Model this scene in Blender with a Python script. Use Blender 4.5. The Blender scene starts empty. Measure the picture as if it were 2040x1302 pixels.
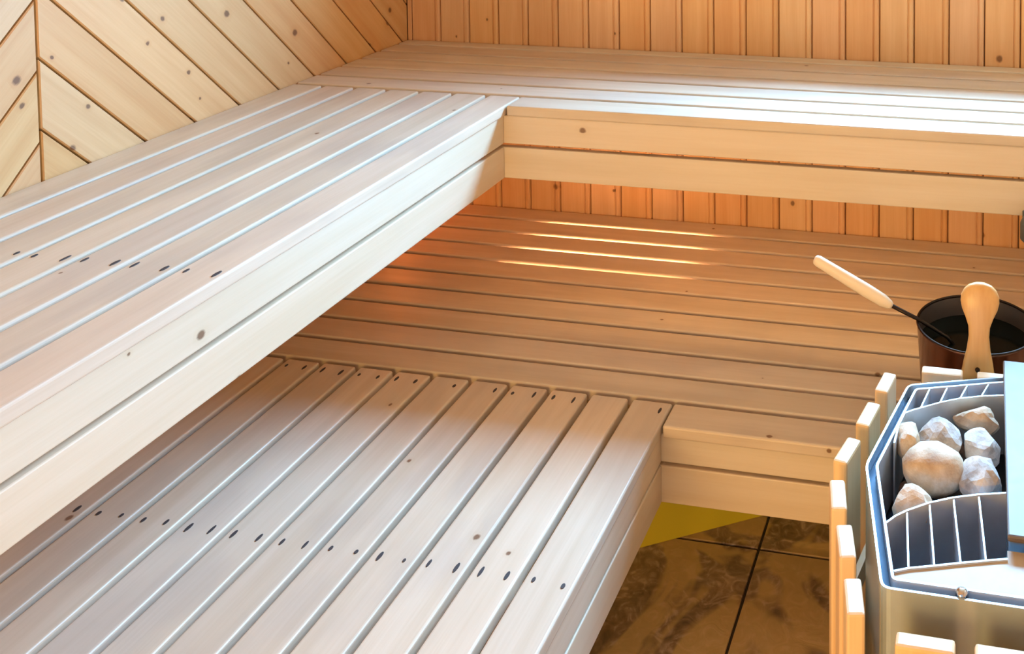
import bpy, bmesh, math, random
from mathutils import Vector, Matrix, noise

# ------------------------------------------------------------------ camera, world, lights, exposure
scene = bpy.context.scene
COL = scene.collection
W_PX, H_PX = 2040, 1302
F_PX, PPX, PPY = 1996.38, 1575.92, -264.45
YAW, PITCH, ROLL = -0.1947, -0.0519, -0.0016
CAM = Vector((1.1732, -2.2696, 1.6892))

def make_camera():
    cd = bpy.data.cameras.new('camera')
    co = bpy.data.objects.new('camera', cd)
    COL.objects.link(co)
    fwd = Vector((math.sin(YAW) * math.cos(PITCH), math.cos(YAW) * math.cos(PITCH), math.sin(PITCH)))
    right = Vector((math.cos(YAW), -math.sin(YAW), 0))
    up = right.cross(fwd)
    r2 = math.cos(ROLL) * right + math.sin(ROLL) * up
    u2 = -math.sin(ROLL) * right + math.cos(ROLL) * up
    m = Matrix((r2, u2, -fwd)).transposed().to_4x4()
    m.translation = CAM
    co.matrix_world = m
    cd.sensor_fit = 'HORIZONTAL'
    cd.sensor_width = 36.0
    cd.lens = F_PX / W_PX * 36.0
    cd.shift_x = (W_PX / 2 - PPX) / W_PX
    cd.shift_y = (PPY - H_PX / 2) / W_PX
    cd.clip_start = 0.02
    scene.camera = co
make_camera()

world = bpy.data.worlds.new('world')
scene.world = world
world.use_nodes = True
world.node_tree.nodes['Background'].inputs['Color'].default_value = (0.62, 0.80, 1.0, 1)
world.node_tree.nodes['Background'].inputs['Strength'].default_value = 0.6

def area_light(name, loc, rot, sx, sy, power, color):
    ld = bpy.data.lights.new(name, 'AREA')
    ld.shape = 'RECTANGLE'
    ld.size, ld.size_y = sx, sy
    ld.energy = power
    ld.color = color
    lo = bpy.data.objects.new(name, ld)
    lo.location = loc
    lo.rotation_euler = rot
    COL.objects.link(lo)
    return lo
# daylight outside the window in the back wall, and an added warm fill light outside the front opening
area_light('window_daylight', (1.30, 1.30, 1.90), (math.radians(-78), 0, 0), 2.6, 1.1, 980.0, (0.27, 0.60, 1.0))
area_light('front_fill', (0.24, -3.05, 0.68), (math.radians(90), 0, 0), 0.8, 1.2, 66.0, (1.0, 0.58, 0.16))

scene.view_settings.view_transform = 'Standard'
scene.view_settings.look = 'None'
scene.view_settings.gamma = 1.0
scene.view_settings.use_curve_mapping = False
scene.view_settings.exposure = 0.0
scene.cycles.use_denoising = True
scene.cycles.use_adaptive_sampling = True
scene.cycles.adaptive_threshold = 0.02
scene.cycles.max_bounces = 7
scene.cycles.diffuse_bounces = 4

# ------------------------------------------------------------------ room numbers (metres)
X_LEFT, Y_BACK, X_RIGHT, Y_FRONT, Z_CEIL = -0.658, 0.6275, 2.25, -2.8, 2.15
Z_UP, Z_LOW = 0.97, 0.446
P_UP, P_LOW, GAP, TH = 0.095, 0.0926, 0.012, 0.026
XL, YL = 0.5203, -0.3764
Y_END = -2.45                                  # near end of the left benches, behind the picture edge
random.seed(4)

# ------------------------------------------------------------------ materials
def new_mat(name):
    m = bpy.data.materials.new(name)
    m.use_nodes = True
    nt = m.node_tree
    return m, nt, nt.nodes['Principled BSDF']

def add(nt, kind, **kw):
    n = nt.nodes.new(kind)
    for k, v in kw.items():
        setattr(n, k, v)
    return n

def math_node(nt, op, a, b=None, c=None):
    n = add(nt, 'ShaderNodeMath', operation=op)
    for i, v in enumerate((a, b, c)):
        if v is None: continue
        if isinstance(v, (int, float)): n.inputs[i].default_value = v
        else: nt.links.new(v, n.inputs[i])
    return n.outputs[0]

def mix_col(nt, fac, a, b, blend='MIX'):
    n = add(nt, 'ShaderNodeMix', data_type='RGBA', blend_type=blend)
    for s, v in ((n.inputs[0], fac), (n.inputs[6], a), (n.inputs[7], b)):
        if isinstance(v, (int, float)): s.default_value = v
        elif isinstance(v, tuple): s.default_value = (*v, 1) if len(v) == 3 else v
        else: nt.links.new(v, s)
    return n.outputs[2]

def srgb(r, g, b):
    f = lambda c: (c / 255 / 12.92) if c / 255 <= 0.04045 else ((c / 255 + 0.055) / 1.055) ** 2.4
    return (f(r), f(g), f(b))

def ramp(nt, fac, stops):
    n = add(nt, 'ShaderNodeValToRGB')
    els = n.color_ramp.elements
    while len(els) < len(stops): els.new(0.5)
    for e, (p, c) in zip(els, stops):
        e.position = p
        e.color = (*c, 1) if len(c) == 3 else c
    nt.links.new(fac, n.inputs[0])
    return n.outputs[0]

def wood(name, base, streak, knot=(0.15, 0.062, 0.026), vary=0.16, rough=0.42, grain=0.5, knots=0.5, knot_size=0.07, wear=0.0):
    """planed softwood, grain along the object's local x; every board takes its own stretch of it"""
    m, nt, bs = new_mat(name)
    L = nt.links
    tc = add(nt, 'ShaderNodeTexCoord')
    oi = add(nt, 'ShaderNodeObjectInfo')
    off = add(nt, 'ShaderNodeCombineXYZ')
    L.new(math_node(nt, 'MULTIPLY', oi.outputs['Random'], 61.0), off.inputs[0])
    L.new(math_node(nt, 'MULTIPLY', oi.outputs['Random'], 173.0), off.inputs[1])
    L.new(math_node(nt, 'MULTIPLY', oi.outputs['Random'], 29.0), off.inputs[2])
    va = add(nt, 'ShaderNodeVectorMath', operation='ADD')
    L.new(tc.outputs['Object'], va.inputs[0]); L.new(off.outputs[0], va.inputs[1])
    def scaled(sx, sy, sz):
        v = add(nt, 'ShaderNodeVectorMath', operation='MULTIPLY')
        L.new(va.outputs[0], v.inputs[0]); v.inputs[1].default_value = (sx, sy, sz)
        return v.outputs[0]
    n1 = add(nt, 'ShaderNodeTexNoise'); n1.inputs['Scale'].default_value = 1.0; n1.inputs['Detail'].default_value = 5
    L.new(scaled(2.2, 34, 34), n1.inputs['Vector'])
    n2 = add(nt, 'ShaderNodeTexNoise'); n2.inputs['Scale'].default_value = 1.0; n2.inputs['Detail'].default_value = 4
    L.new(scaled(6, 210, 210), n2.inputs['Vector'])
    n3 = add(nt, 'ShaderNodeTexNoise'); n3.inputs['Scale'].default_value = 1.0; n3.inputs['Detail'].default_value = 3
    L.new(scaled(3.5, 9, 9), n3.inputs['Vector'])
    f1 = ramp(nt, n1.outputs[0], [(0.36, (0, 0, 0)), (0.66, (1, 1, 1))])
    f2 = ramp(nt, n2.outputs[0], [(0.42, (0, 0, 0)), (0.70, (1, 1, 1))])
    col = mix_col(nt, math_node(nt, 'MULTIPLY', f1, grain), base, streak)
    col = mix_col(nt, math_node(nt, 'MULTIPLY', f2, grain * 0.45), col, streak)
    col = mix_col(nt, math_node(nt, 'MULTIPLY', n3.outputs[0], 0.20), col, tuple(c * 0.75 for c in base))
    if wear > 0:
        f4 = ramp(nt, n3.outputs[0], [(0.46, (0, 0, 0)), (0.62, (1, 1, 1))])
        col = mix_col(nt, math_node(nt, 'MULTIPLY', f4, wear), col, (0.40, 0.34, 0.30))
    # knots: sparse voronoi cells, elongated along the grain
    vo = add(nt, 'ShaderNodeTexVoronoi'); vo.inputs['Scale'].default_value = 1.0
    vo.voronoi_dimensions = '2D'
    sx = add(nt, 'ShaderNodeSeparateXYZ'); L.new(va.outputs[0], sx.inputs[0])
    kx = add(nt, 'ShaderNodeCombineXYZ')
    L.new(math_node(nt, 'MULTIPLY', sx.outputs[0], 8.0), kx.inputs[0])
    L.new(math_node(nt, 'MULTIPLY', math_node(nt, 'ADD', sx.outputs[1], sx.outputs[2]), 9.5), kx.inputs[1])
    L.new(kx.outputs[0], vo.inputs['Vector'])
    sep = add(nt, 'ShaderNodeSeparateColor'); L.new(vo.outputs['Color'], sep.inputs[0])
    keep = math_node(nt, 'LESS_THAN', sep.outputs[0], knots)
    size = math_node(nt, 'MULTIPLY_ADD', sep.outputs[1], knot_size, knot_size * 0.45)
    wob = math_node(nt, 'MULTIPLY_ADD', n2.outputs[0], 0.05, math_node(nt, 'SUBTRACT', vo.outputs['Distance'], 0.025))
    soft = math_node(nt, 'SUBTRACT', 1.35, math_node(nt, 'DIVIDE', wob, size))
    core = math_node(nt, 'MULTIPLY', keep, math_node(nt, 'MINIMUM', math_node(nt, 'MAXIMUM', math_node(nt, 'MULTIPLY', soft, 1.6), 0.0), 1.0))
    halo = math_node(nt, 'SUBTRACT', 1.0, math_node(nt, 'DIVIDE', vo.outputs['Distance'], math_node(nt, 'MULTIPLY', size, 3.2)))
    halo = math_node(nt, 'MULTIPLY', keep, math_node(nt, 'MAXIMUM', halo, 0.0))
    col = mix_col(nt, math_node(nt, 'MULTIPLY', halo, 0.55), col, streak)
    col = mix_col(nt, math_node(nt, 'MULTIPLY', core, 0.85), col, knot)
    # every board a little lighter, darker or redder than the next
    hs = add(nt, 'ShaderNodeHueSaturation')
    L.new(col, hs.inputs['Color'])
    L.new(math_node(nt, 'MULTIPLY_ADD', oi.outputs['Random'], vary, 1.0 - vary / 2), hs.inputs['Value'])
    r2 = math_node(nt, 'FRACT', math_node(nt, 'MULTIPLY', oi.outputs['Random'], 7.31))
    L.new(math_node(nt, 'MULTIPLY_ADD', r2, 0.008, 0.498), hs.inputs['Hue'])
    r3 = math_node(nt, 'FRACT', math_node(nt, 'MULTIPLY', oi.outputs['Random'], 13.7))
    L.new(math_node(nt, 'MULTIPLY_ADD', r3, 0.14, 0.95), hs.inputs['Saturation'])
    L.new(hs.outputs[0], bs.inputs['Base Color'])
    L.new(math_node(nt, 'MULTIPLY_ADD', n1.outputs[0], 0.16, rough - 0.08), bs.inputs['Roughness'])
    bp = add(nt, 'ShaderNodeBump'); bp.inputs['Strength'].default_value = 0.10; bp.inputs['Distance'].default_value = 0.002
    L.new(n2.outputs[0], bp.inputs['Height']); L.new(bp.outputs[0], bs.inputs['Normal'])
    return m

M = {}
M['slat'] = wood('pale_bench_wood', srgb(218, 201, 180), srgb(198, 176, 148), knots=0.05, knot_size=0.035, vary=0.10, rough=0.40, wear=0.25)
M['fascia'] = wood('fascia_wood', srgb(224, 206, 182), srgb(208, 184, 150), knots=0.09, knot_size=0.05, vary=0.08, rough=0.5, grain=0.4)
M['chevron'] = wood('knotty_pine', srgb(224, 180, 128), srgb(202, 146, 92), knots=0.46, knot_size=0.052, vary=0.12, rough=0.55)
M['panel'] = wood('reddish_pine', srgb(226, 182, 138), srgb(204, 150, 104), knots=0.16, knot_size=0.055, vary=0.09, rough=0.55)
M['guard'] = wood('guard_wood', srgb(232, 196, 150), srgb(214, 168, 116), knots=0.0, vary=0.06, rough=0.5, grain=0.35)
M['birch'] = wood('birch_wood', srgb(240, 222, 196), srgb(222, 192, 156), knots=0.0, vary=0.02, rough=0.45, grain=0.4)
M['oiled'] = wood('oiled_birch', srgb(226, 180, 120), srgb(196, 140, 80), knots=0.0, vary=0.02, rough=0.35, grain=0.5)

def plain(name, col, rough=0.5, metal=0.0, bump=0.0, scale=60.0, vary=0.12, spec=0.5):
    m, nt, bs = new_mat(name)
    n = add(nt, 'ShaderNodeTexNoise'); n.inputs['Scale'].default_value = scale; n.inputs['Detail'].default_value = 4
    tc = add(nt, 'ShaderNodeTexCoord'); nt.links.new(tc.outputs['Object'], n.inputs['Vector'])
    c = mix_col(nt, n.outputs[0], tuple(x * (1 - vary) for x in col), tuple(min(1, x * (1 + vary)) for x in col))
    nt.links.new(c, bs.inputs['Base Color'])
    bs.inputs['Metallic'].default_value = metal
    bs.inputs['Specular IOR Level'].default_value = spec
    nt.links.new(math_node(nt, 'MULTIPLY_ADD', n.outputs[0], 0.12, rough - 0.06), bs.inputs['Roughness'])
    if bump:
        bp = add(nt, 'ShaderNodeBump'); bp.inputs['Strength'].default_value = bump; bp.inputs['Distance'].default_value = 0.003
        nt.links.new(n.outputs[0], bp.inputs['Height']); nt.links.new(bp.outputs[0], bs.inputs['Normal'])
    return m
M['steel'] = plain('brushed_steel', (0.72, 0.75, 0.78), 0.22, 1.0, vary=0.05)
M['polished'] = plain('polished_steel', (0.62, 0.66, 0.70), 0.12, 1.0, vary=0.05)
M['galv'] = plain('zinc_coated_steel', (0.58, 0.62, 0.66), 0.38, 0.35, vary=0.08)
M['dark_blue'] = plain('dark_blue_metal', (0.010, 0.028, 0.06), 0.5, 0.4, vary=0.1)  # dark blue base colour for the ring between the casings
M['lid'] = plain('dull_steel', (0.13, 0.088, 0.058), 0.45, 0.2, vary=0.08)
M['shelf'] = plain('cream_enamel', (0.50, 0.40, 0.28), 0.5, 0.0, vary=0.05)
M['casing'] = plain('casing_steel', (0.48, 0.56, 0.60), 0.22, 0.6, vary=0.05)
M['dark_steel'] = plain('dark_burnt_steel', (0.03, 0.035, 0.05), 0.4, 0.8)
M['copper'] = plain('dark_copper', (0.20, 0.085, 0.055), 0.22, 1.0, vary=0.3, scale=18)
M['black'] = plain('black_enamel', (0.012, 0.012, 0.013), 0.25)
M['lining'] = plain('tarnished_lining', (0.055, 0.042, 0.036), 0.35)
M['water'] = plain('dark_water', (0.004, 0.006, 0.006), 0.12, vary=0.2, spec=0.12)
M['iron'] = plain('blackened_iron', (0.035, 0.025, 0.02), 0.35, 0.9)
M['hole'] = plain('dark_screw_hole', (0.05, 0.042, 0.042), 0.7)
M['yellow'] = plain('yellow_paint', srgb(222, 204, 48), 0.5, vary=0.06, scale=9)
M['grey'] = plain('grey_plastic', (0.10, 0.12, 0.12), 0.45)
M['white'] = plain('white_paint', (0.75, 0.75, 0.73), 0.45)
M['grout'] = plain('dark_grout', (0.035, 0.024, 0.016), 0.8)
M['core'] = plain('wall_core', (0.25, 0.14, 0.07), 0.9)

def glass_mat():
    m, nt, bs = new_mat('window_glass')
    t = add(nt, 'ShaderNodeBsdfTransparent'); g = add(nt, 'ShaderNodeBsdfGlossy'); g.inputs['Roughness'].default_value = 0.03
    mx = add(nt, 'ShaderNodeMixShader'); mx.inputs[0].default_value = 0.06
    nt.links.new(t.outputs[0], mx.inputs[1]); nt.links.new(g.outputs[0], mx.inputs[2])
    nt.links.new(mx.outputs[0], nt.nodes['Material Output'].inputs['Surface'])
    return m
M['glass'] = glass_mat()

def emit_mat(name, col, strength):
    m, nt, bs = new_mat(name)
    bs.inputs['Base Color'].default_value = (0.8, 0.7, 0.55, 1)
    bs.inputs['Emission Color'].default_value = (*col, 1)
    bs.inputs['Emission Strength'].default_value = strength
    return m
M['lamp'] = emit_mat('lit_lamp_diffuser', (1.0, 0.55, 0.32), 45.0)
M['strip'] = emit_mat('fill_strip_glow', (1.0, 0.58, 0.23), 18.0)  # emission of the fill strip added over the lower bench
M['glow'] = emit_mat('orange_glow', (1.0, 0.20, 0.03), 14.0)

def tile_mat():
    m, nt, bs = new_mat('brown_slate_tile')
    tc = add(nt, 'ShaderNodeTexCoord'); geo = add(nt, 'ShaderNodeNewGeometry')
    n0 = add(nt, 'ShaderNodeTexNoise'); n0.inputs['Scale'].default_value = 5.0; n0.inputs['Detail'].default_value = 6; n0.inputs['Roughness'].default_value = 0.65; n0.inputs['Distortion'].default_value = 1.6
    n1 = add(nt, 'ShaderNodeTexNoise'); n1.inputs['Scale'].default_value = 22.0; n1.inputs['Detail'].default_value = 7; n1.inputs['Distortion'].default_value = 2.2
    n2 = add(nt, 'ShaderNodeTexNoise'); n2.inputs['Scale'].default_value = 3.2; n2.inputs['Detail'].default_value = 3; n2.inputs['Distortion'].default_value = 1.0
    for n in (n0, n1, n2): nt.links.new(geo.outputs['Position'], n.inputs['Vector'])
    c = ramp(nt, n0.outputs[0], [(0.30, srgb(88, 74, 60)), (0.46, srgb(142, 120, 94)), (0.58, srgb(180, 154, 122)), (0.72, srgb(220, 196, 170))])
    d = ramp(nt, n1.outputs[0], [(0.36, srgb(66, 52, 42)), (0.52, srgb(140, 114, 92)), (0.68, srgb(222, 196, 172))])
    c = mix_col(nt, 0.5, c, d)
    v = ramp(nt, n2.outputs[0], [(0.54, (0, 0, 0)), (0.58, (1, 1, 1))])
    c = mix_col(nt, math_node(nt, 'MULTIPLY', v, 0.75), c, srgb(216, 184, 124))
    nt.links.new(c, bs.inputs['Base Color'])
    bs.inputs['Roughness'].default_value = 0.38
    bp = add(nt, 'ShaderNodeBump'); bp.inputs['Strength'].default_value = 0.25; bp.inputs['Distance'].default_value = 0.004
    nt.links.new(n1.outputs[0], bp.inputs['Height']); nt.links.new(bp.outputs[0], bs.inputs['Normal'])
    return m
M['tile'] = tile_mat()

def stone_mat(name, a, b, c):
    m, nt, bs = new_mat(name)
    tc = add(nt, 'ShaderNodeTexCoord'); oi = add(nt, 'ShaderNodeObjectInfo')
    va = add(nt, 'ShaderNodeVectorMath', operation='ADD'); nt.links.new(tc.outputs['Object'], va.inputs[0])
    cm = add(nt, 'ShaderNodeCombineXYZ'); nt.links.new(math_node(nt, 'MULTIPLY', oi.outputs['Random'], 50.0), cm.inputs[0]); nt.links.new(cm.outputs[0], va.inputs[1])
    n0 = add(nt, 'ShaderNodeTexNoise'); n0.inputs['Scale'].default_value = 28; n0.inputs['Detail'].default_value = 7
    n1 = add(nt, 'ShaderNodeTexNoise'); n1.inputs['Scale'].default_value = 160; n1.inputs['Detail'].default_value = 5
    nt.links.new(va.outputs[0], n0.inputs['Vector']); nt.links.new(va.outputs[0], n1.inputs['Vector'])
    col = ramp(nt, n0.outputs[0], [(0.34, a), (0.52, b), (0.68, c)])
    col = mix_col(nt, math_node(nt, 'MULTIPLY', n1.outputs[0], 0.22), col, tuple(x * 0.5 for x in a))
    nt.links.new(col, bs.inputs['Base Color']); bs.inputs['Roughness'].default_value = 0.75
    bp = add(nt, 'ShaderNodeBump'); bp.inputs['Strength'].default_value = 0.5; bp.inputs['Distance'].default_value = 0.002
    nt.links.new(n1.outputs[0], bp.inputs['Height']); nt.links.new(bp.outputs[0], bs.inputs['Normal'])
    return m
M['stone_tan'] = stone_mat('tan_stone', srgb(178, 148, 118), srgb(210, 184, 152), srgb(232, 216, 194))
M['stone_grey'] = stone_mat('grey_stone', srgb(150, 140, 132), srgb(200, 190, 180), srgb(234, 228, 220))
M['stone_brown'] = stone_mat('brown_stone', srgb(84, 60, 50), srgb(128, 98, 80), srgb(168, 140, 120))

# ------------------------------------------------------------------ mesh helpers
def mesh_from(bm, name, mat, smooth=False):
    bmesh.ops.recalc_face_normals(bm, faces=bm.faces)
    me = bpy.data.meshes.new(name)
    bm.to_mesh(me); bm.free()
    me.materials.append(mat)
    if smooth:
        for p in me.polygons: p.use_smooth = True
    return me

def link(name, me, parent=None, loc=(0, 0, 0), rot=(0, 0, 0)):
    o = bpy.data.objects.new(name, me)
    COL.objects.link(o)
    o.parent = parent
    o.location = loc
    o.rotation_euler = rot
    return o

def empty(name, loc, label, cat, group=None, rz=0):
    o = bpy.data.objects.new(name, None)
    o.empty_display_size = 0.05
    COL.objects.link(o)
    o.location = loc
    o.rotation_euler = (0, 0, rz)
    tag(o, label, cat, group)
    return o

def tag(o, label, cat, group=None):
    o['label'] = label; o['category'] = cat
    if group: o['group'] = group
    return o

def structure(o, label=None):
    o['kind'] = 'structure'
    if label: o['label'] = label
    return o

_cache = {}
def box_mesh(sx, sy, sz, mat, bevel=0.0, seg=2, center=(0, 0, 0)):
    key = (round(sx, 5), round(sy, 5), round(sz, 5), mat.name, bevel, seg, tuple(center))
    if key in _cache: return _cache[key]
    bm = bmesh.new()
    bmesh.ops.create_cube(bm, size=1.0)
    for v in bm.verts:
        v.co = Vector((v.co.x * sx + center[0], v.co.y * sy + center[1], v.co.z * sz + center[2]))
    if bevel:
        bmesh.ops.bevel(bm, geom=bm.edges[:], offset=bevel, segments=seg, affect='EDGES', profile=0.5)
    me = mesh_from(bm, 'box', mat)
    if bevel:
        for p in me.polygons: p.use_smooth = False
    _cache[key] = me
    return me

def box(name, parent, x0, x1, y0, y1, z0, z1, mat, bevel=0.0, seg=2, along='x'):
    """axis-aligned board; its grain (local x) runs along the named axis.  Coordinates are relative to the parent."""
    c = ((x0 + x1) / 2, (y0 + y1) / 2, (z0 + z1) / 2)
    dx, dy, dz = x1 - x0, y1 - y0, z1 - z0
    if along == 'x': me, rot = box_mesh(dx, dy, dz, mat, bevel, seg), (0, 0, 0)
    elif along == 'y': me, rot = box_mesh(dy, dx, dz, mat, bevel, seg), (0, 0, math.pi / 2)
    else: me, rot = box_mesh(dz, dy, dx, mat, bevel, seg), (0, math.pi / 2, 0)
    return link(name, me, parent, c, rot)

def prism_mesh(poly, z0, z1, mat, name='prism', bevel=0.0):
    bm = bmesh.new()
    lo = [bm.verts.new((x, y, z0)) for x, y in poly]
    hi = [bm.verts.new((x, y, z1)) for x, y in poly]
    n = len(poly)
    bm.faces.new(lo[::-1]); top = bm.faces.new(hi)
    for i in range(n): bm.faces.new((lo[i], lo[(i + 1) % n], hi[(i + 1) % n], hi[i]))
    if bevel:
        bmesh.ops.bevel(bm, geom=[e for e in top.edges], offset=bevel, segments=2, affect='EDGES', profile=0.5)
    return mesh_from(bm, name, mat)

def wall_mesh(path, z0, z1, t, mat, closed=False, name='sheet'):
    """thin upright sheet following a plan path, thickness t"""
    bm = bmesh.new()
    n = len(path)
    P = [Vector((x, y)) for x, y in path]
    L, R = [], []
    for i in range(n):
        a = P[i - 1] if (i > 0 or closed) else P[i]
        b = P[(i + 1) % n] if (i < n - 1 or closed) else P[i]
        d1 = (P[i] - a).normalized() if (P[i] - a).length > 1e-9 else (b - P[i]).normalized()
        d2 = (b - P[i]).normalized() if (b - P[i]).length > 1e-9 else d1
        nn = (Vector((-d1.y, d1.x)) + Vector((-d2.y, d2.x))).normalized()
        k = 1.0 / max(0.4, nn.dot(Vector((-d1.y, d1.x))))
        L.append(P[i] + nn * t / 2 * k); R.append(P[i] - nn * t / 2 * k)
    v = [[bm.verts.new((q.x, q.y, z)) for q in S] for S, z in ((L, z0), (L, z1), (R, z1), (R, z0))]
    m = n if closed else n - 1
    for i in range(m):
        j = (i + 1) % n
        for a, b in ((0, 1), (1, 2), (2, 3), (3, 0)):
            bm.faces.new((v[a][i], v[a][j], v[b][j], v[b][i]))
    if not closed:
        for i in (0, n - 1): bm.faces.new((v[0][i], v[1][i], v[2][i], v[3][i]))
    return mesh_from(bm, name, mat)

def lathe_mesh(profile, mat, seg=40, name='lathe', closed=False):
    bm = bmesh.new()
    rings = []
    for r, z in profile:
        if r < 1e-6: rings.append([bm.verts.new((0, 0, z))])
        else: rings.append([bm.verts.new((r * math.cos(2 * math.pi * i / seg), r * math.sin(2 * math.pi * i / seg), z)) for i in range(seg)])
    for a, b in zip(rings, rings[1:]):
        for i in range(seg):
            j = (i + 1) % seg
            if len(a) == 1: bm.faces.new((a[0], b[j], b[i]))
            elif len(b) == 1: bm.faces.new((a[i], a[j], b[0]))
            else: bm.faces.new((a[i], a[j], b[j], b[i]))
    return mesh_from(bm, name, mat, smooth=True)

def tube_mesh(pts, radii, mat, seg=14, name='tube', flat=1.0):
    """round rod through points; flat < 1 squeezes it along the second cross axis"""
    bm = bmesh.new()
    P = [Vector(p) for p in pts]
    rings = []
    for i, p in enumerate(P):
        d = (P[min(i + 1, len(P) - 1)] - P[max(i - 1, 0)]).normalized()
        u = d.cross(Vector((0, 1, 0)));  u = u.normalized() if u.length > 1e-4 else Vector((1, 0, 0))
        w = d.cross(u).normalized()
        rings.append([bm.verts.new(p + radii[i] * (math.cos(a) * u + flat * math.sin(a) * w)) for a in [2 * math.pi * k / seg for k in range(seg)]])
    for a, b in zip(rings, rings[1:]):
        for k in range(seg): bm.faces.new((a[k], a[(k + 1) % seg], b[(k + 1) % seg], b[k]))
    bm.faces.new(rings[0]); bm.faces.new(rings[-1][::-1])
    return mesh_from(bm, name, mat, smooth=True)

# ------------------------------------------------------------------ floor of brown tiles
floor = structure(link('floor', box_mesh(X_RIGHT - X_LEFT + 0.2, Y_BACK - Y_FRONT + 0.2, 0.08, M['grout']), None,
                       ((X_LEFT + X_RIGHT) / 2, (Y_BACK + Y_FRONT) / 2, -0.044)), 'brown tiled floor with dark joints')
T, J = 0.45, 0.006
tx0, ty0 = 0.667 - 3 * T, -0.100 - 6 * T
for i in range(8):
    for j in range(9):
        a, b = max(tx0 + i * T + J / 2, X_LEFT), min(tx0 + (i + 1) * T - J / 2, X_RIGHT)
        c, d = max(ty0 + j * T + J / 2, Y_FRONT), min(ty0 + (j + 1) * T - J / 2, Y_BACK)
        if b - a < 0.03 or d - c < 0.03: continue
        o = link('tile', box_mesh(b - a, d - c, 0.008, M['tile'], 0.0015, 1), floor)
        o.matrix_parent_inverse = floor.matrix_basis.inverted()
        o.location = ((a + b) / 2, (c + d) / 2, -0.004)

def keep_world(o, parent):
    o.parent = parent
    o.matrix_parent_inverse = parent.matrix_basis.inverted()
    return o

# ------------------------------------------------------------------ left wall: chevron boards
wall_left = structure(link('wall_left', box_mesh(0.08, Y_BACK - Y_FRONT + 0.3, Z_CEIL, M['core']), None,
                           (X_LEFT - 0.016 - 0.04, (Y_BACK + Y_FRONT) / 2, Z_CEIL / 2)), 'pine wall of diagonal boards meeting in a chevron')

def clip(poly, a, b, c):
    """keep a*x + b*y <= c"""
    out = []
    for i in range(len(poly)):
        p, q = poly[i], poly[(i + 1) % len(poly)]
        fp, fq = a * p[0] + b * p[1] - c, a * q[0] + b * q[1] - c
        if fp <= 0: out.append(p)
        if fp * fq < 0:
            t = fp / (fp - fq); out.append((p[0] + t * (q[0] - p[0]), p[1] + t * (q[1] - p[1])))
    return out

SEAM, GR = -0.644, 0.0042
def chevron_board(poly, ang):
    """poly in (y, z) on the left wall; the board's own x runs along the grain at angle ang"""
    cy = sum(p[0] for p in poly) / len(poly); cz = sum(p[1] for p in poly) / len(poly)
    ca, sa = math.cos(ang), math.sin(ang)
    loc = [((y - cy) * ca + (z - cz) * sa, -(y - cy) * sa + (z - cz) * ca) for y, z in poly]
    bm = bmesh.new()
    lo = [bm.verts.new((x, y, 0)) for x, y in loc]; hi = [bm.verts.new((x, y, 0.0155)) for x, y in loc]
    n = len(loc)
    bm.faces.new(lo[::-1]); top = bm.faces.new(hi)
    for i in range(n): bm.faces.new((lo[i], lo[(i + 1) % n], hi[(i + 1) % n], hi[i]))
    bmesh.ops.bevel(bm, geom=list(top.edges), offset=0.0022, segments=1, affect='EDGES')
    me = mesh_from(bm, 'chevron_board', M['chevron'])
    o = link('board', me)
    # local x -> (0, ca, sa), local y -> (0, -sa, ca), local z -> +x (out of the wall)
    m = Matrix(((0, 0, 1, X_LEFT - 0.0157), (ca, -sa, 0, cy), (sa, ca, 0, cz), (0, 0, 0, 1)))
    o.matrix_basis = m
    keep_world(o, wall_left)
STEP = 0.1424
for side in (1, -1):
    for k in range(-16, 30):
        lo_c = (0.714 if side > 0 else 1.976) + (k - 1) * STEP
        hi_c = lo_c + STEP
        if side > 0: poly = [(SEAM + GR / 2, 0.0), (Y_BACK, 0.0), (Y_BACK, Z_CEIL), (SEAM + GR / 2, Z_CEIL)]
        else: poly = [(Y_FRONT, 0.0), (SEAM - GR / 2, 0.0), (SEAM - GR / 2, Z_CEIL), (Y_FRONT, Z_CEIL)]
        s = side
        poly = clip(poly, s, 1, hi_c - GR * 0.7)
        if len(poly) >= 3: poly = clip(poly, -s, -1, -(lo_c + GR * 0.7))
        if len(poly) < 3: continue
        q = [poly[0]]
        for p in poly[1:]:
            if math.dist(p, q[-1]) > 0.004: q.append(p)
        if math.dist(q[0], q[-1]) <= 0.004: q.pop()
        area = abs(sum(q[i][0] * q[(i + 1) % len(q)][1] - q[(i + 1) % len(q)][0] * q[i][1] for i in range(len(q)))) / 2
        if len(q) < 3 or area < 0.0004: continue
        chevron_board(q, -math.pi / 4 * side)

# ------------------------------------------------------------------ back wall: upright profiled boards round a window
WX0, WX1, WZ0, WZ1 = -0.642 + 11 * 0.1005, -0.642 + 26 * 0.1005, 1.45, 2.02
def back_core():
    bm = bmesh.new()
    y0, y1 = Y_BACK + 0.014, Y_BACK + 0.15
    def slab(x0, x1, z0, z1):
        r = bmesh.ops.create_cube(bm, size=1.0)
        for v in r['verts']:
            v.co = Vector(((x0 + x1) / 2 + v.co.x * (x1 - x0), (y0 + y1) / 2 + v.co.y * (y1 - y0), (z0 + z1) / 2 + v.co.z * (z1 - z0)))
    slab(X_LEFT - 0.1, WX0, 0, Z_CEIL); slab(WX1, X_RIGHT + 0.1, 0, Z_CEIL)
    slab(WX0, WX1, 0, WZ0); slab(WX0, WX1, WZ1, Z_CEIL)
    return mesh_from(bm, 'wall_core', M['core'])
wall_back = structure(link('wall_back', back_core()), 'pine wall of narrow upright profiled boards')

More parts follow.
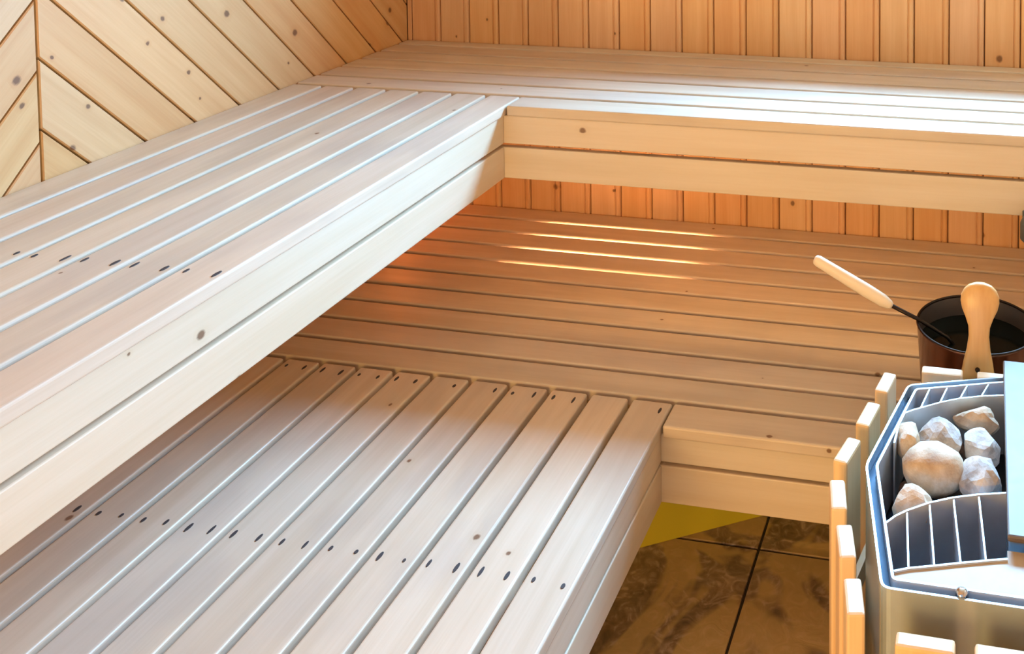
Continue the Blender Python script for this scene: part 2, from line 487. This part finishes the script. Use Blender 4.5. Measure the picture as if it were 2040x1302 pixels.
def profile_board(h):
    """upright board, grain on local x (up), profile across local y, front face towards -z local"""
    key = ('pb', round(h, 4))
    if key in _cache: return _cache[key]
    w, t = 0.1005, 0.0138
    prof = [(0.0008, -t), (0.0008, -0.003), (0.0030, 0.0), (0.0795, 0.0), (0.0808, -0.0030), (0.0822, -0.0030), (0.0840, 0.0006), (0.0865, 0.0022), (0.0925, 0.0022), (0.0960, 0.0004), (0.0985, -0.0040), (0.0995, -t)]
    bm = bmesh.new()
    a = [bm.verts.new((0, y, z)) for y, z in prof]; b = [bm.verts.new((h, y, z)) for y, z in prof]
    n = len(prof)
    bm.faces.new(a); bm.faces.new(b[::-1])
    for i in range(n): bm.faces.new((a[i], b[i], b[(i + 1) % n], a[(i + 1) % n]))
    me = mesh_from(bm, 'profile_board', M['panel'])
    _cache[key] = me
    return me

def upright_board(parent, x, z0, z1, place):
    o = link('board', profile_board(z1 - z0))
    o.matrix_basis = place(x, z0)
    keep_world(o, parent)
def place_back(x, z0):
    # local x -> up, local y -> +x world, local z -> -y (into the room)
    return Matrix(((0, 1, 0, x), (0, 0, -1, Y_BACK), (1, 0, 0, z0), (0, 0, 0, 1)))
o = box('corner_trim', None, X_LEFT + 0.0005, -0.643, Y_BACK - 0.001, Y_BACK + 0.0135, 0.0, Z_CEIL, M['panel'], 0.002, 1, along='z')
keep_world(o, wall_back)
for k in range(0, 29):
    x = -0.642 + k * 0.1005
    if x + 0.1 > X_RIGHT: break
    if 11 <= k < 26:
        upright_board(wall_back, x, 0.0, WZ0 - 0.001, place_back); upright_board(wall_back, x, WZ1 + 0.001, Z_CEIL, place_back)
    else:
        upright_board(wall_back, x, 0.0, Z_CEIL, place_back)

# window above the bench, daylight comes in here
win = bpy.data.objects.new('window_1', None); COL.objects.link(win); win.location = ((WX0 + WX1) / 2, Y_BACK + 0.12, WZ0)
structure(win, 'small window in the back wall above the bench')
hw, hh = (WX1 - WX0) / 2, WZ1 - WZ0
for (a, b, c, d) in ((-hw, hw, 0.0, 0.045), (-hw, hw, hh - 0.045, hh)):
    box('window_frame', win, a, b, -0.02, 0.02, c, d, M['white'], 0.003, 1)
for (a, b) in ((-hw, -hw + 0.045), (hw - 0.045, hw)):
    box('window_frame', win, a, b, -0.02, 0.02, 0.045, hh - 0.045, M['white'], 0.003, 1, along='z')
box('pane', win, -hw + 0.045, hw - 0.045, -0.003, 0.003, 0.045, hh - 0.045, M['glass'])

# ------------------------------------------------------------------ right wall, front wall with a glazed opening, ceiling (behind and beside the camera)
wall_right = structure(link('wall_right', box_mesh(0.08, Y_BACK - Y_FRONT + 0.3, Z_CEIL, M['core']), None, (X_RIGHT + 0.014 + 0.04, (Y_BACK + Y_FRONT) / 2, Z_CEIL / 2)), 'pine board wall')
def place_right(y, z0):
    return Matrix(((0, 0, -1, X_RIGHT), (0, -1, 0, y), (1, 0, 0, z0), (0, 0, 0, 1)))
y = Y_BACK - 0.001
while y - 0.1005 > Y_FRONT:
    upright_board(wall_right, y, 0.0, Z_CEIL, place_right); y -= 0.1005
DX0, DX1, DZ1 = -0.2, 1.6, 2.05
def front_core():
    bm = bmesh.new()
    def slab(x0, x1, z0, z1):
        r = bmesh.ops.create_cube(bm, size=1.0)
        for v in r['verts']:
            v.co = Vector(((x0 + x1) / 2 + v.co.x * (x1 - x0), Y_FRONT - 0.05 + v.co.y * 0.1, (z0 + z1) / 2 + v.co.z * (z1 - z0)))
    slab(X_LEFT - 0.1, DX0, 0, Z_CEIL); slab(DX1, X_RIGHT + 0.1, 0, Z_CEIL); slab(DX0, DX1, DZ1, Z_CEIL)
    return mesh_from(bm, 'front_core', M['panel'])
wall_front = structure(link('wall_front', front_core()), 'pine wall with a glazed opening')
win2 = bpy.data.objects.new('window_2', None); COL.objects.link(win2); win2.location = ((DX0 + DX1) / 2, Y_FRONT - 0.05, 0.0)  # opening added so the warm fill reaches the benches
structure(win2, 'added glazed front that lets the fill light in')
box('pane', win2, -0.86, 0.86, -0.004, 0.004, 0.04, 2.01, M['glass'])
for (a, b, c, d) in ((-0.9, 0.9, 0.0, 0.04), (-0.9, 0.9, 2.01, 2.05)):
    box('window_frame', win2, a, b, -0.03, 0.03, c, d, M['fascia'], 0.003, 1)
for (a, b) in ((-0.9, -0.86), (0.86, 0.9)):
    box('window_frame', win2, a, b, -0.03, 0.03, 0.04, 2.01, M['fascia'], 0.003, 1, along='z')
ceiling = structure(link('ceiling', box_mesh(X_RIGHT - X_LEFT + 0.2, Y_BACK - Y_FRONT + 0.3, 0.06, M['panel']), None, ((X_LEFT + X_RIGHT) / 2, (Y_BACK + Y_FRONT) / 2, Z_CEIL + 0.03)), 'pine ceiling')

# ------------------------------------------------------------------ benches
def hole_mesh():
    if 'hole' in _cache: return _cache['hole']
    bm = bmesh.new()
    bmesh.ops.create_cone(bm, cap_ends=True, segments=12, radius1=0.0048, radius2=0.0042, depth=0.0016)
    for v in bm.verts: v.co.x *= 1.35
    _cache['hole'] = mesh_from(bm, 'screw', M['hole'])
    return _cache['hole']

def slat(parent, x0, x1, y0, y1, ztop, along, screws=()):
    """bench slat with eased edges; screws = (position along, position across) in world metres"""
    px, py = parent.location.x, parent.location.y
    o = box('slat', parent, x0 - px, x1 - px, y0 - py, y1 - py, ztop - TH, ztop, M['slat'], 0.0045, 3, along=along)
    for (sx, sy) in screws:
        if -0.33 < sy < -0.32 and random.random() < 0.35: continue
        wx, wy = sx - (x0 + x1) / 2, sy - (y0 + y1) / 2
        lx, ly = (wx, wy) if along == 'x' else (wy, -wx)
        sc = link('screw', hole_mesh(), o, (lx + random.uniform(-.002, .002), ly + random.uniform(-.002, .002), TH / 2 + 0.0002))
        sc.scale = (random.uniform(0.7, 1.9), random.uniform(0.55, 0.8), 1.0)
    return o

# upper bench along the left wall
ub_left = empty('sauna_bench', (X_LEFT, Y_END, 0.0), 'upper bench of seven long pale slats along the diagonal-board wall', 'bench')
# upper bench along the back wall
ub_back = empty('sauna_bench', (0.0, Y_BACK, 0.0), 'upper bench of seven long slats under the wall of upright boards', 'bench')
lb_left = empty('sauna_bench', (X_LEFT, Y_END, 0.0), 'lower bench of many slats running out from under the upper bench beside the diagonal-board wall', 'bench')
lb_back = empty('sauna_bench', (0.0, Y_BACK, 0.0), 'lower bench with the bucket on it, in shade below the upper bench', 'bench')

def sbox(name, root, x0, x1, y0, y1, z0, z1, mat, bevel, along):
    return box(name, root, x0 - root.location.x, x1 - root.location.x, y0 - root.location.y, y1 - root.location.y, z0, z1, mat, bevel, 2, along)

for j in range(7):
    x1 = -j * P_UP
    x0 = x1 - (P_UP - GAP)
    if j == 6: x0 = X_LEFT + 0.002
    scr = [(xx, yy) for yy in (-0.931, -1.85) for xx in (x0 + 0.013, x1 - 0.013)]
    slat(ub_left, x0, x1, Y_END, P_UP - GAP + (0.0 if j else 0.0), Z_UP, 'y', scr)
for i in range(7):
    y0 = i * P_UP
    y1 = y0 + P_UP - GAP
    if i == 6: y1 = Y_BACK - 0.0035
    x0 = 0.004 if i == 0 else X_LEFT + 0.002
    slat(ub_back, x0, X_RIGHT - 0.003, y0, y1, Z_UP, 'x')
XR = X_RIGHT - 0.003
# fascia boards of the upper benches, stepped back a little under the slat edge
FT = 0.021
for (za, zb) in ((Z_UP - 0.0967, Z_UP - TH), (Z_UP - 0.1845, Z_UP - 0.106)):
    sbox('fascia_board', ub_left, -0.006 - FT, -0.006, Y_END, 0.006 - 0.0005, za, zb, M['fascia'], 0.0025, 'y')
    sbox('fascia_board', ub_back, -0.006 - FT, XR, 0.006, 0.006 + FT, za, zb, M['fascia'], 0.0025, 'x')
# bearers under the slats
for yy in (-2.2, -1.45, -0.931, -0.3):
    sbox('bearer', ub_left, X_LEFT + 0.002, -0.006 - FT, yy - 0.024, yy + 0.024, Z_UP - TH - 0.07, Z_UP - TH, M['fascia'], 0.003, 'x')
for xx in (0.3, 1.1, 1.9):
    sbox('bearer', ub_back, xx - 0.024, xx + 0.024, 0.006 + FT, Y_BACK - 0.0035, Z_UP - TH - 0.07, Z_UP - TH, M['fascia'], 0.003, 'y')
sbox('wall_cleat', ub_left, X_LEFT + 0.001, X_LEFT + 0.03, Y_END, 0.0, Z_UP - TH - 0.12, Z_UP - TH - 0.07, M['fascia'], 0.003, 'y')
sbox('wall_cleat', ub_back, X_LEFT + 0.05, XR, Y_BACK - 0.03, Y_BACK - 0.0035, Z_UP - TH - 0.12, Z_UP - TH - 0.07, M['fascia'], 0.003, 'x')

for j in range(13):
    x1 = XL - j * P_LOW + (0.006 if j == 0 else 0)
    x0 = XL - j * P_LOW - (P_LOW - GAP)
    if x0 < X_LEFT + 0.002: x0 = X_LEFT + 0.002
    if x1 - x0 < 0.02: break
    scr = [(xx, yy) for yy in (-0.325, -0.812, -1.35) for xx in (x0 + 0.016, x1 - 0.018)] if j < 11 else []
    slat(lb_left, x0, x1, Y_END, YL + P_LOW - GAP, Z_LOW, 'y', scr)
for i in range(11):
    y0 = YL + i * P_LOW
    y1 = y0 + P_LOW - GAP
    if i == 10: y1 = Y_BACK - 0.0035
    x0 = XL + 0.010 if i == 0 else X_LEFT + 0.002
    slat(lb_back, x0, XR, y0, y1, Z_LOW, 'x')
for (za, zb) in ((Z_LOW - 0.0868, Z_LOW - TH), (Z_LOW - 0.1736, Z_LOW - 0.0945)):
    sbox('fascia_board', lb_left, XL - 0.004 - FT, XL - 0.004 + 0.006, Y_END, YL + 0.0165, za, zb, M['fascia'], 0.0025, 'y')
    sbox('fascia_board', lb_back, XL - 0.02, XR, YL + 0.0166, YL + 0.0166 + FT, za, zb, M['fascia'], 0.0025, 'x')
for yy in (-2.2, -1.35, -0.812, -0.325):
    sbox('bearer', lb_left, X_LEFT + 0.002, XL - 0.004 - FT, yy - 0.024, yy + 0.024, Z_LOW - TH - 0.07, Z_LOW - TH, M['fascia'], 0.003, 'x')
for xx in (0.885, 1.9):
    sbox('bearer', lb_back, xx - 0.024, xx + 0.024, YL + 0.0166 + FT, Y_BACK - 0.0035, Z_LOW - TH - 0.07, Z_LOW - TH, M['fascia'], 0.003, 'y')
# legs to the floor, set well back under the slats
for yy in (-2.2, -0.812):
    for xx in (-0.6, -0.05):
        sbox('leg', lb_left, xx - 0.022, xx + 0.022, yy - 0.022, yy + 0.022, 0.0, Z_LOW - TH - 0.07, M['fascia'], 0.003, 'z')
for xx in (0.885, 1.9):
    sbox('leg', lb_back, xx - 0.022, xx + 0.022, Y_BACK - 0.06, Y_BACK - 0.016, 0.0, Z_LOW - TH - 0.07, M['fascia'], 0.003, 'z')
sbox('wall_cleat', lb_left, X_LEFT + 0.001, X_LEFT + 0.03, Y_END, YL, Z_LOW - TH - 0.12, Z_LOW - TH - 0.07, M['fascia'], 0.003, 'y')
sbox('wall_cleat', lb_back, X_LEFT + 0.05, XR, Y_BACK - 0.03, Y_BACK - 0.0035, Z_LOW - TH - 0.12, Z_LOW - TH - 0.07, M['fascia'], 0.003, 'x')

# ------------------------------------------------------------------ lamp shining up through the gaps of the lower bench
lamp = empty('bench_lamp', (0.112, 0.415, 0.0), 'warm lamp glowing through the gaps of the lower bench slats', 'lamp')
box('lamp_housing', lamp, -0.262, 0.262, -0.165, 0.165, 0.0, 0.396, M['fascia'], 0.003, 1)
box('diffuser', lamp, -0.25, 0.25, -0.155, 0.155, 0.397, 0.404, M['lamp'], 0.001, 1)

strip = empty('fill_strip', (1.06, 0.036, 0.0), 'added warm fill strip, unseen behind the front boards of the upper bench', 'lamp')  # unseen strip added to warm and brighten the lower back bench
box('fill_strip_channel', strip, -0.95, 0.95, -0.0085, 0.0115, 0.842, 0.852, M['grey'], 0.001, 1)
box('diffuser', strip, -0.94, 0.94, -0.0065, 0.0095, 0.838, 0.8415, M['strip'], 0.001, 1)
corner = empty('wall_lamp', (X_LEFT, 0.50, 0.64), 'small orange lamp glowing in the corner under the upper bench', 'lamp')
link('lamp_base', lathe_mesh([(0, 0), (0.045, 0.0), (0.045, 0.015), (0.035, 0.02), (0, 0.02)], M['white'], 24), corner, (0.001, 0, 0), (0, math.pi / 2, 0))
link('globe', lathe_mesh([(0.030, 0.02), (0.036, 0.035), (0.034, 0.055), (0.022, 0.070), (0, 0.075)], M['glow'], 24), corner, (0.001, 0, 0), (0, math.pi / 2, 0))

# ------------------------------------------------------------------ yellow board under the lower bench
a, b = Vector((0.06, -0.360)), Vector((0.86, 0.136))
d = (b - a)
ang = math.atan2(d.y, d.x)
yb = link('skirting_board', box_mesh(d.length, 0.014, 0.30, M['yellow'], 0.002, 1), None, ((a.x + b.x) / 2 - 0.007 * math.sin(ang) * -1 * -1, (a.y + b.y) / 2 + 0.007 * math.cos(ang), 0.15), (0, 0, ang))
tag(yb, 'yellow board standing slanted on the brown tiles under the lower bench', 'board')

# ------------------------------------------------------------------ wooden guard round the heater
GX = 1.30
guard = empty('heater_guard', (GX, -0.735, 0.0), 'open wooden guard of upright slats round the heater', 'heater guard')
G_H = 0.65
def guard_slat(cx, cy, ang, w=0.070, t=0.0245):
    # grain on local x = up
    me = box_mesh(G_H, w, t, M['guard'], 0.004, 2)
    o = link('guard_slat', me, guard)
    ca, sa = math.cos(ang), math.sin(ang)
    o.matrix_basis = Matrix(((0, ca, sa, cx - GX), (0, sa, -ca, cy + 0.735), (1, 0, 0, G_H / 2), (0, 0, 0, 1)))
sides = [((0.996, -0.4795), (1.0015, -0.4485), (0.9905, -0.5105), 0.064), ((0.976, -0.583), (0.9825, -0.548), (0.969, -0.6185), 0.071), ((0.954, -0.689), (0.9615, -0.657), (0.9465, -0.721), 0.068),
         ((0.955, -0.798), (0.9485, -0.7655), (0.9615, -0.8305), 0.067), ((0.9805, -0.894), (0.973, -0.862), (0.988, -0.926), 0.067), ((1.0055, -0.993), (0.999, -0.9625), (1.012, -1.024), 0.064)]
for c, p, q, w in sides:
    ang = math.atan2(p[1] - q[1], p[0] - q[0])
    guard_slat(c[0], c[1], ang, w)
    guard_slat(2 * GX - c[0], c[1], math.pi - ang, w)
for k in range(5):
    guard_slat(1.0965 + k * 0.1018, -0.423, 0.0, 0.076)
    guard_slat(1.1035 + k * 0.0985, -1.051, 0.0, 0.075)
# two rails inside tie the slats together
ring = [(1.055, -0.437), (1.545, -0.437), (1.585, -0.5), (1.628, -0.745), (1.585, -0.99), (1.545, -1.035), (1.055, -1.035), (1.015, -0.99), (0.972, -0.745), (1.015, -0.5)]
for zz in (0.12, 0.44):
    link('rail', wall_mesh([(x - GX, y + 0.735) for x, y in ring], zz, zz + 0.035, 0.010, M['guard'], closed=True), guard)

# ------------------------------------------------------------------ heater
HZ = 0.67
hy = -0.735
heater = empty('sauna_heater', (GX, hy, 0.0), 'steel sauna heater filled with stones inside the wooden guard', 'heater')
def rel(pts): return [(x - GX, y - hy) for x, y in pts]
half = [(1.211, -0.458), (1.041, -0.517), (0.993, -0.751), (1.043, -0.996)]
OUT = half + [(2 * GX - x, y) for x, y in half[::-1]]
def offset(poly, d):
    n = len(poly); res = []
    for i in range(n):
        p0, p1, p2 = Vector(poly[i - 1]), Vector(poly[i]), Vector(poly[(i + 1) % n])
        d1, d2 = (p1 - p0).normalized(), (p2 - p1).normalized()
        n1, n2 = Vector((-d1.y, d1.x)), Vector((-d2.y, d2.x))
        m = (n1 + n2).normalized(); k = d / max(0.3, m.dot(n1))
        res.append((p1.x + m.x * k, p1.y + m.y * k))
    return res
INN = offset(OUT, 0.016)
def rounded(poly, r, k=4):
    n = len(poly); res = []
    for i in range(n):
        p0, p1, p2 = Vector(poly[i - 1]), Vector(poly[i]), Vector(poly[(i + 1) % n])
        a, b = p1 + (p0 - p1).normalized() * r, p1 + (p2 - p1).normalized() * r
        for j in range(k + 1):
            t = j / k
            q = a * (1 - t) ** 2 + p1 * 2 * t * (1 - t) + b * t * t
            res.append((q.x, q.y))
    return res
casing = link('outer_casing', wall_mesh(rel(rounded(OUT, 0.012)), 0.06, HZ, 0.0035, M['casing'], closed=True), heater)
link('inner_casing', wall_mesh(rel(rounded(INN, 0.006)), 0.30, HZ + 0.001, 0.004, M['galv'], closed=True), heater)
def ring_mesh(o, i, z0, z1, mat):
    bm = bmesh.new(); n = len(o)
    v = [[bm.verts.new((x, y, z)) for x, y in P] for P, z in ((o, z0), (o, z1), (i, z1), (i, z0))]
    for k in range(n):
        for a, b in ((0, 1), (1, 2), (2, 3), (3, 0)): bm.faces.new((v[a][k], v[a][(k + 1) % n], v[b][(k + 1) % n], v[b][k]))
    return mesh_from(bm, 'ring', mat)
gp = link('gap_plate', ring_mesh(rel(offset(OUT, 0.002)), rel(offset(OUT, 0.0137)), HZ - 0.022, HZ - 0.019, M['dark_blue']), heater)
gp['label'] = 'dark blue strip inside the rim'
link('base_plate', prism_mesh(rel(offset(OUT, 0.002)), 0.0, 0.06, M['dark_steel']), heater)
link('bottom_grate', prism_mesh(rel(offset(OUT, 0.003)), 0.555, 0.562, M['dark_steel']), heater)
arc_f = [(1.034, -0.880), (1.048, -0.860), (1.064, -0.845), (1.095, -0.822), (1.129, -0.804), (1.166, -0.790), (1.208, -0.778)]
arc_b = [(1.031, -0.690), (1.034, -0.640), (1.041, -0.605), (1.055, -0.593), (1.101, -0.561), (1.133, -0.543), (1.171, -0.529), (1.208, -0.519)]
front_edge = [(1.056, -0.966), (1.075, -0.957), (1.109, -0.946), (1.144, -0.934), (1.178, -0.923), (1.207, -0.914)]
fins_f = [((1.064, -0.845), (1.075, -0.956)), ((1.0955, -0.822), (1.109, -0.945)), ((1.130, -0.804), (1.144, -0.933)), ((1.167, -0.790), (1.178, -0.922))]
fins_b = [((1.066, -0.586), (1.079, -0.520)), ((1.098, -0.563), (1.110, -0.508)), ((1.132, -0.543), (1.145, -0.495)), ((1.168, -0.530), (1.183, -0.482))]
for sgn in (1, -1):
    mir = lambda pts: [(GX + (x - GX) * sgn, y) for x, y in pts]
    link('basket_wall', wall_mesh(rel(mir(arc_f)), 0.565, HZ + 0.0015, 0.003, M['galv']), heater)
    link('basket_wall', wall_mesh(rel(mir(arc_b)), 0.565, HZ + 0.0015, 0.003, M['galv']), heater)
    for (p, q) in fins_f + fins_b:
        bm = bmesh.new()
        (x0, y0), (x1, y1) = mir([p, q])
        t = 0.0013
        for dxx in (-t, t):
            vs = [bm.verts.new((x0 + dxx - GX, y0 - hy, HZ)), bm.verts.new((x1 + dxx - GX, y1 - hy, HZ))]
            for kk in range(9):
                u = kk / 8
                dep = 0.022 + 0.052 * math.sin(math.pi * (0.15 + 0.75 * u))
                vs.append(bm.verts.new((x1 + (x0 - x1) * u + dxx - GX, y1 + (y0 - y1) * u - hy, HZ - dep)))
            bm.faces.new(vs)
        bm.verts.ensure_lookup_table()
        n = len(bm.verts) // 2
        for i in range(n): bm.faces.new((bm.verts[i], bm.verts[(i + 1) % n], bm.verts[n + (i + 1) % n], bm.verts[n + i]))
        link('fin', mesh_from(bm, 'fin', M['galv']), heater)
    lip = wall_mesh(rel(mir(front_edge)), HZ - 0.03, HZ + 0.001, 0.003, M['galv'])
    link('grille_lip', lip, heater)
    shelf = front_edge + [(1.207, -0.9785), (1.0605, -0.9785)]
    link('top_plate', prism_mesh(rel(mir(shelf)), HZ - 0.006, HZ - 0.002, M['shelf']), heater)
link('top_plate', prism_mesh(rel([(1.207, -0.895), (1.393, -0.895), (1.393, -0.9785), (1.207, -0.9785)]), HZ - 0.006, HZ - 0.002, M['shelf']), heater)
tank = link('water_tank', box_mesh(0.182, 0.44, 0.12, M['steel'], 0.002, 1), heater, (0.0, -0.664 - hy, 0.62))
lid = link('tank_lid', box_mesh(0.186, 0.458, 0.010, M['lid'], 0.003, 2), heater, (0.0, -0.666 - hy, 0.685))
link('lid_knob', lathe_mesh([(0, 0.03), (0.012, 0.028), (0.015, 0.018), (0.008, 0.008), (0.008, 0.0), (0, 0.0)], M['black'], 20), lid, (0, 0, 0.005))
clip_o = link('clip', tube_mesh([(0, 0, -0.004), (0, 0, 0.003), (0, 0, 0.006)], [0.009, 0.008, 0.003], M['polished'], 14), heater, (1.147 - GX, -0.9865 - hy, HZ))

# ------------------------------------------------------------------ stones
def stone(seed, loc, r, mat, label, rough=0.35, rz=0.0, flat=False, group='stones in the heater', tilt=(0, 0)):
    bm = bmesh.new()
    bmesh.ops.create_icosphere(bm, subdivisions=3, radius=1.0)
    rnd = random.Random(seed)
    planes = [(Vector((rnd.gauss(0, 1), rnd.gauss(0, 1), rnd.gauss(0, 1))).normalized(), rnd.uniform(0.62, 0.9)) for _ in range(9 if flat else 4)]
    off = Vector((seed * 3.7, seed * 1.3, seed * 2.1))
    for v in bm.verts:
        n = v.co.normalized()
        s = 1 + rough * 0.55 * noise.noise(n * 1.3 + off) + rough * 0.28 * noise.noise(n * 3.1 + off)
        p = n * s
        for pn, pd in planes:
            e = p.dot(pn) - pd
            if e > 0: p -= pn * e * (0.92 if flat else 0.6)
        if flat: p += n * 0.035 * noise.noise(n * 7 + off)
        v.co = Vector((p.x * r[0], p.y * r[1], p.z * r[2]))
    me = mesh_from(bm, 'stone', mat, smooth=not flat)
    o = link('heater_stone', me, None, loc, (tilt[0], tilt[1], rz))
    tag(o, label, 'stone', group)
    return o
SG = 'stones in the heater'
stone(1, (1.096, -0.712, 0.652), (0.050, 0.045, 0.036), M['stone_tan'], 'large smooth rounded tan stone in the middle of the heater', 0.22, 0.2)
stone(2, (1.102, -0.632, 0.646), (0.043, 0.036, 0.030), M['stone_grey'], 'grey angular stone behind the smooth tan stone', 0.4, 0.5, True)
stone(3, (1.050, -0.652, 0.650), (0.022, 0.044, 0.030), M['stone_tan'], 'narrow light tan stone against the left side of the heater basket', 0.4, 0.2, True)
stone(4, (1.162, -0.572, 0.650), (0.038, 0.026, 0.026), M['stone_tan'], 'wedge shaped pale stone at the back of the heater basket', 0.45, -0.3, True)
stone(5, (1.171, -0.638, 0.648), (0.036, 0.034, 0.030), M['stone_grey'], 'flat-topped pale stone leaning on the tank below the wedge shaped one', 0.4, 0.1, True)
stone(6, (1.171, -0.728, 0.650), (0.036, 0.042, 0.034), M['stone_grey'], 'jagged grey white stone beside the smooth tan stone', 0.5, 0.6, True)
stone(7, (1.068, -0.800, 0.644), (0.032, 0.034, 0.030), M['stone_tan'], 'small pale stone in the front left corner of the heater basket', 0.4, 1.0, True)
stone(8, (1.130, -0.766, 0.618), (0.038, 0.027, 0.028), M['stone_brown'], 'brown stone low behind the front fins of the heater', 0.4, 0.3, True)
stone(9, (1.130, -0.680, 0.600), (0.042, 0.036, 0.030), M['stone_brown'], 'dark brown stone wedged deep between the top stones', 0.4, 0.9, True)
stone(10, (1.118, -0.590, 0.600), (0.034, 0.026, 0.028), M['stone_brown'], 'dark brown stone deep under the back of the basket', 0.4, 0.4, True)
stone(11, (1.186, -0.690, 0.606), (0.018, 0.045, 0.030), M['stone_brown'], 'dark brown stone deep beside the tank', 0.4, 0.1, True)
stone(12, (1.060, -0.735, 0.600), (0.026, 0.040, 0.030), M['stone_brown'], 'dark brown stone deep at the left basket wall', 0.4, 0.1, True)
for k, (sx, sy, sr) in enumerate(((1.43, -0.60, 0.040), (1.50, -0.66, 0.042), (1.435, -0.69, 0.042), (1.515, -0.755, 0.040), (1.44, -0.775, 0.038))):
    stone(20 + k, (sx, sy, 0.635), (sr, sr * 0.9, 0.034), M['stone_grey' if k % 2 else 'stone_tan'], 'stone in the basket on the far side of the tank', 0.4, k, True)

# ------------------------------------------------------------------ bucket on the lower bench
bx, by = 1.157, -0.236
bucket = empty('sauna_bucket', (bx, by, Z_LOW), 'dark copper sauna bucket with a wooden grip on the lower bench', 'bucket')
RZ = 0.65 - Z_LOW
link('body', lathe_mesh([(0, 0.0), (0.100, 0.0), (0.106, 0.004), (0.114, RZ * 0.5), (0.1205, RZ - 0.004), (0.1225, RZ), (0.1205, RZ + 0.001)], M['copper'], 56), bucket)
link('lining', lathe_mesh([(0.1205, RZ + 0.001), (0.1185, RZ - 0.002), (0.112, RZ * 0.5), (0.103, 0.006), (0, 0.005)], M['lining'], 56), bucket)
link('rim', lathe_mesh([(0.1195 + 0.0028 * math.cos(t), RZ + 0.0028 * math.sin(t)) for t in [2 * math.pi * k / 10 for k in range(11)]], M['iron'], 56), bucket)
link('water', lathe_mesh([(0, RZ - 0.040), (0.1155, RZ - 0.040)], M['water'], 56), bucket)
def grip_mesh():
    """shaped wooden grip, wide at the top, narrow waist; local x = up for the grain"""
    prof = [(0.600, 0.030), (0.622, 0.031), (0.640, 0.028), (0.665, 0.0225), (0.690, 0.0195), (0.708, 0.0205), (0.725, 0.0265), (0.740, 0.0335), (0.754, 0.0368), (0.766, 0.0360), (0.776, 0.0310), (0.784, 0.0220), (0.788, 0.0100)]
    bm = bmesh.new(); rings = []
    seg = 16
    for k, (z, w) in enumerate(prof):
        cx = 1.161 + 0.004 * (z - 0.6) / 0.19
        t = 0.0115 if z < 0.74 else 0.0135 * math.sqrt(max(0.12, 1 - ((z - 0.748) / 0.043) ** 2))
        cy = -0.3625 + 0.016 * max(0.0, (z - 0.66) / 0.13) ** 1.6
        ring = []
        for i in range(seg):
            a = 2 * math.pi * i / seg
            c, s = math.cos(a), math.sin(a)
            ex = abs(c) ** 0.6 * (1 if c >= 0 else -1); ey = abs(s) ** 0.75 * (1 if s >= 0 else -1)
            ring.append(bm.verts.new((z - Z_LOW, cx - bx + w * ex, cy - by + t * ey)))
        rings.append(ring)
    for a, b in zip(rings, rings[1:]):
        for i in range(seg): bm.faces.new((a[i], a[(i + 1) % seg], b[(i + 1) % seg], b[i]))
    bm.faces.new(rings[0]); bm.faces.new(rings[-1])
    return mesh_from(bm, 'grip', M['oiled'], smooth=True)
g = link('handle', grip_mesh(), bucket)
g.matrix_basis = Matrix(((0, 1, 0, 0), (0, 0, 1, 0), (1, 0, 0, 0), (0, 0, 0, 1)))
g['label'] = 'shaped wooden grip'
for dz in (0.165, 0.185):
    link('rivet', lathe_mesh([(0, 0.004), (0.004, 0.003), (0.005, 0.0), (0, 0.0)], M['iron'], 12), bucket, (0.004, -0.3745 - by, dz), (math.radians(90), 0, 0))

# ------------------------------------------------------------------ ladle resting in the bucket
E0, E1, E2, E3 = Vector((0.823, -0.25, 0.764)), Vector((0.986, -0.25, 0.678)), Vector((1.040, -0.25, 0.6555)), Vector((1.100, -0.248, 0.622))
ladle = empty('ladle', (1.10, -0.248, 0.622), 'ladle with a pale wooden handle lying in the bucket', 'ladle')
def lrel(v): return v - Vector((1.10, -0.248, 0.622))
ts = [0, 0.015, 0.05, 0.2, 0.45, 0.7, 0.88, 0.97, 1.0]
rs = [0.0055, 0.0098, 0.0118, 0.0124, 0.0134, 0.0142, 0.0132, 0.0095, 0.0055]
dirv = (E1 - E0); ln = dirv.length
hb = tube_mesh([(t * ln, 0, 0) for t in ts], rs, M['birch'], 16, flat=0.8)
h = link('wooden_handle', hb, ladle, lrel(E0))
h.rotation_euler = dirv.to_track_quat('X', 'Z').to_euler()
link('rod', tube_mesh([lrel(E0.lerp(E1, 0.96)), lrel(E1.lerp(E2, 0.5)), lrel(E2), lrel(E3), lrel(Vector((1.118, -0.247, 0.600)))], [0.0042, 0.0042, 0.004, 0.004, 0.004], M['iron'], 10), ladle)
cup = link('cup', lathe_mesh([(0, -0.030), (0.018, -0.026), (0.030, -0.014), (0.036, 0.002), (0.034, 0.002), (0.028, -0.012), (0.016, -0.023), (0, -0.027)], M['iron'], 24), ladle, lrel(Vector((1.152, -0.246, 0.602))))

# ------------------------------------------------------------------ small grey fitting under the upper bench
fit = empty('bench_fitting', (1.285, 0.006, 0.745), 'small grey round fitting fixed under the upper bench edge', 'fitting')
link('socket', lathe_mesh([(0, 0.0), (0.030, 0.0), (0.036, 0.006), (0.036, 0.040), (0.030, 0.052), (0, 0.052)], M['grey'], 28), fit, (0, -0.037, 0))
box('mounting_plate', fit, -0.03, 0.03, -0.006, 0.0, 0.015, 0.055, M['grey'], 0.002, 1)
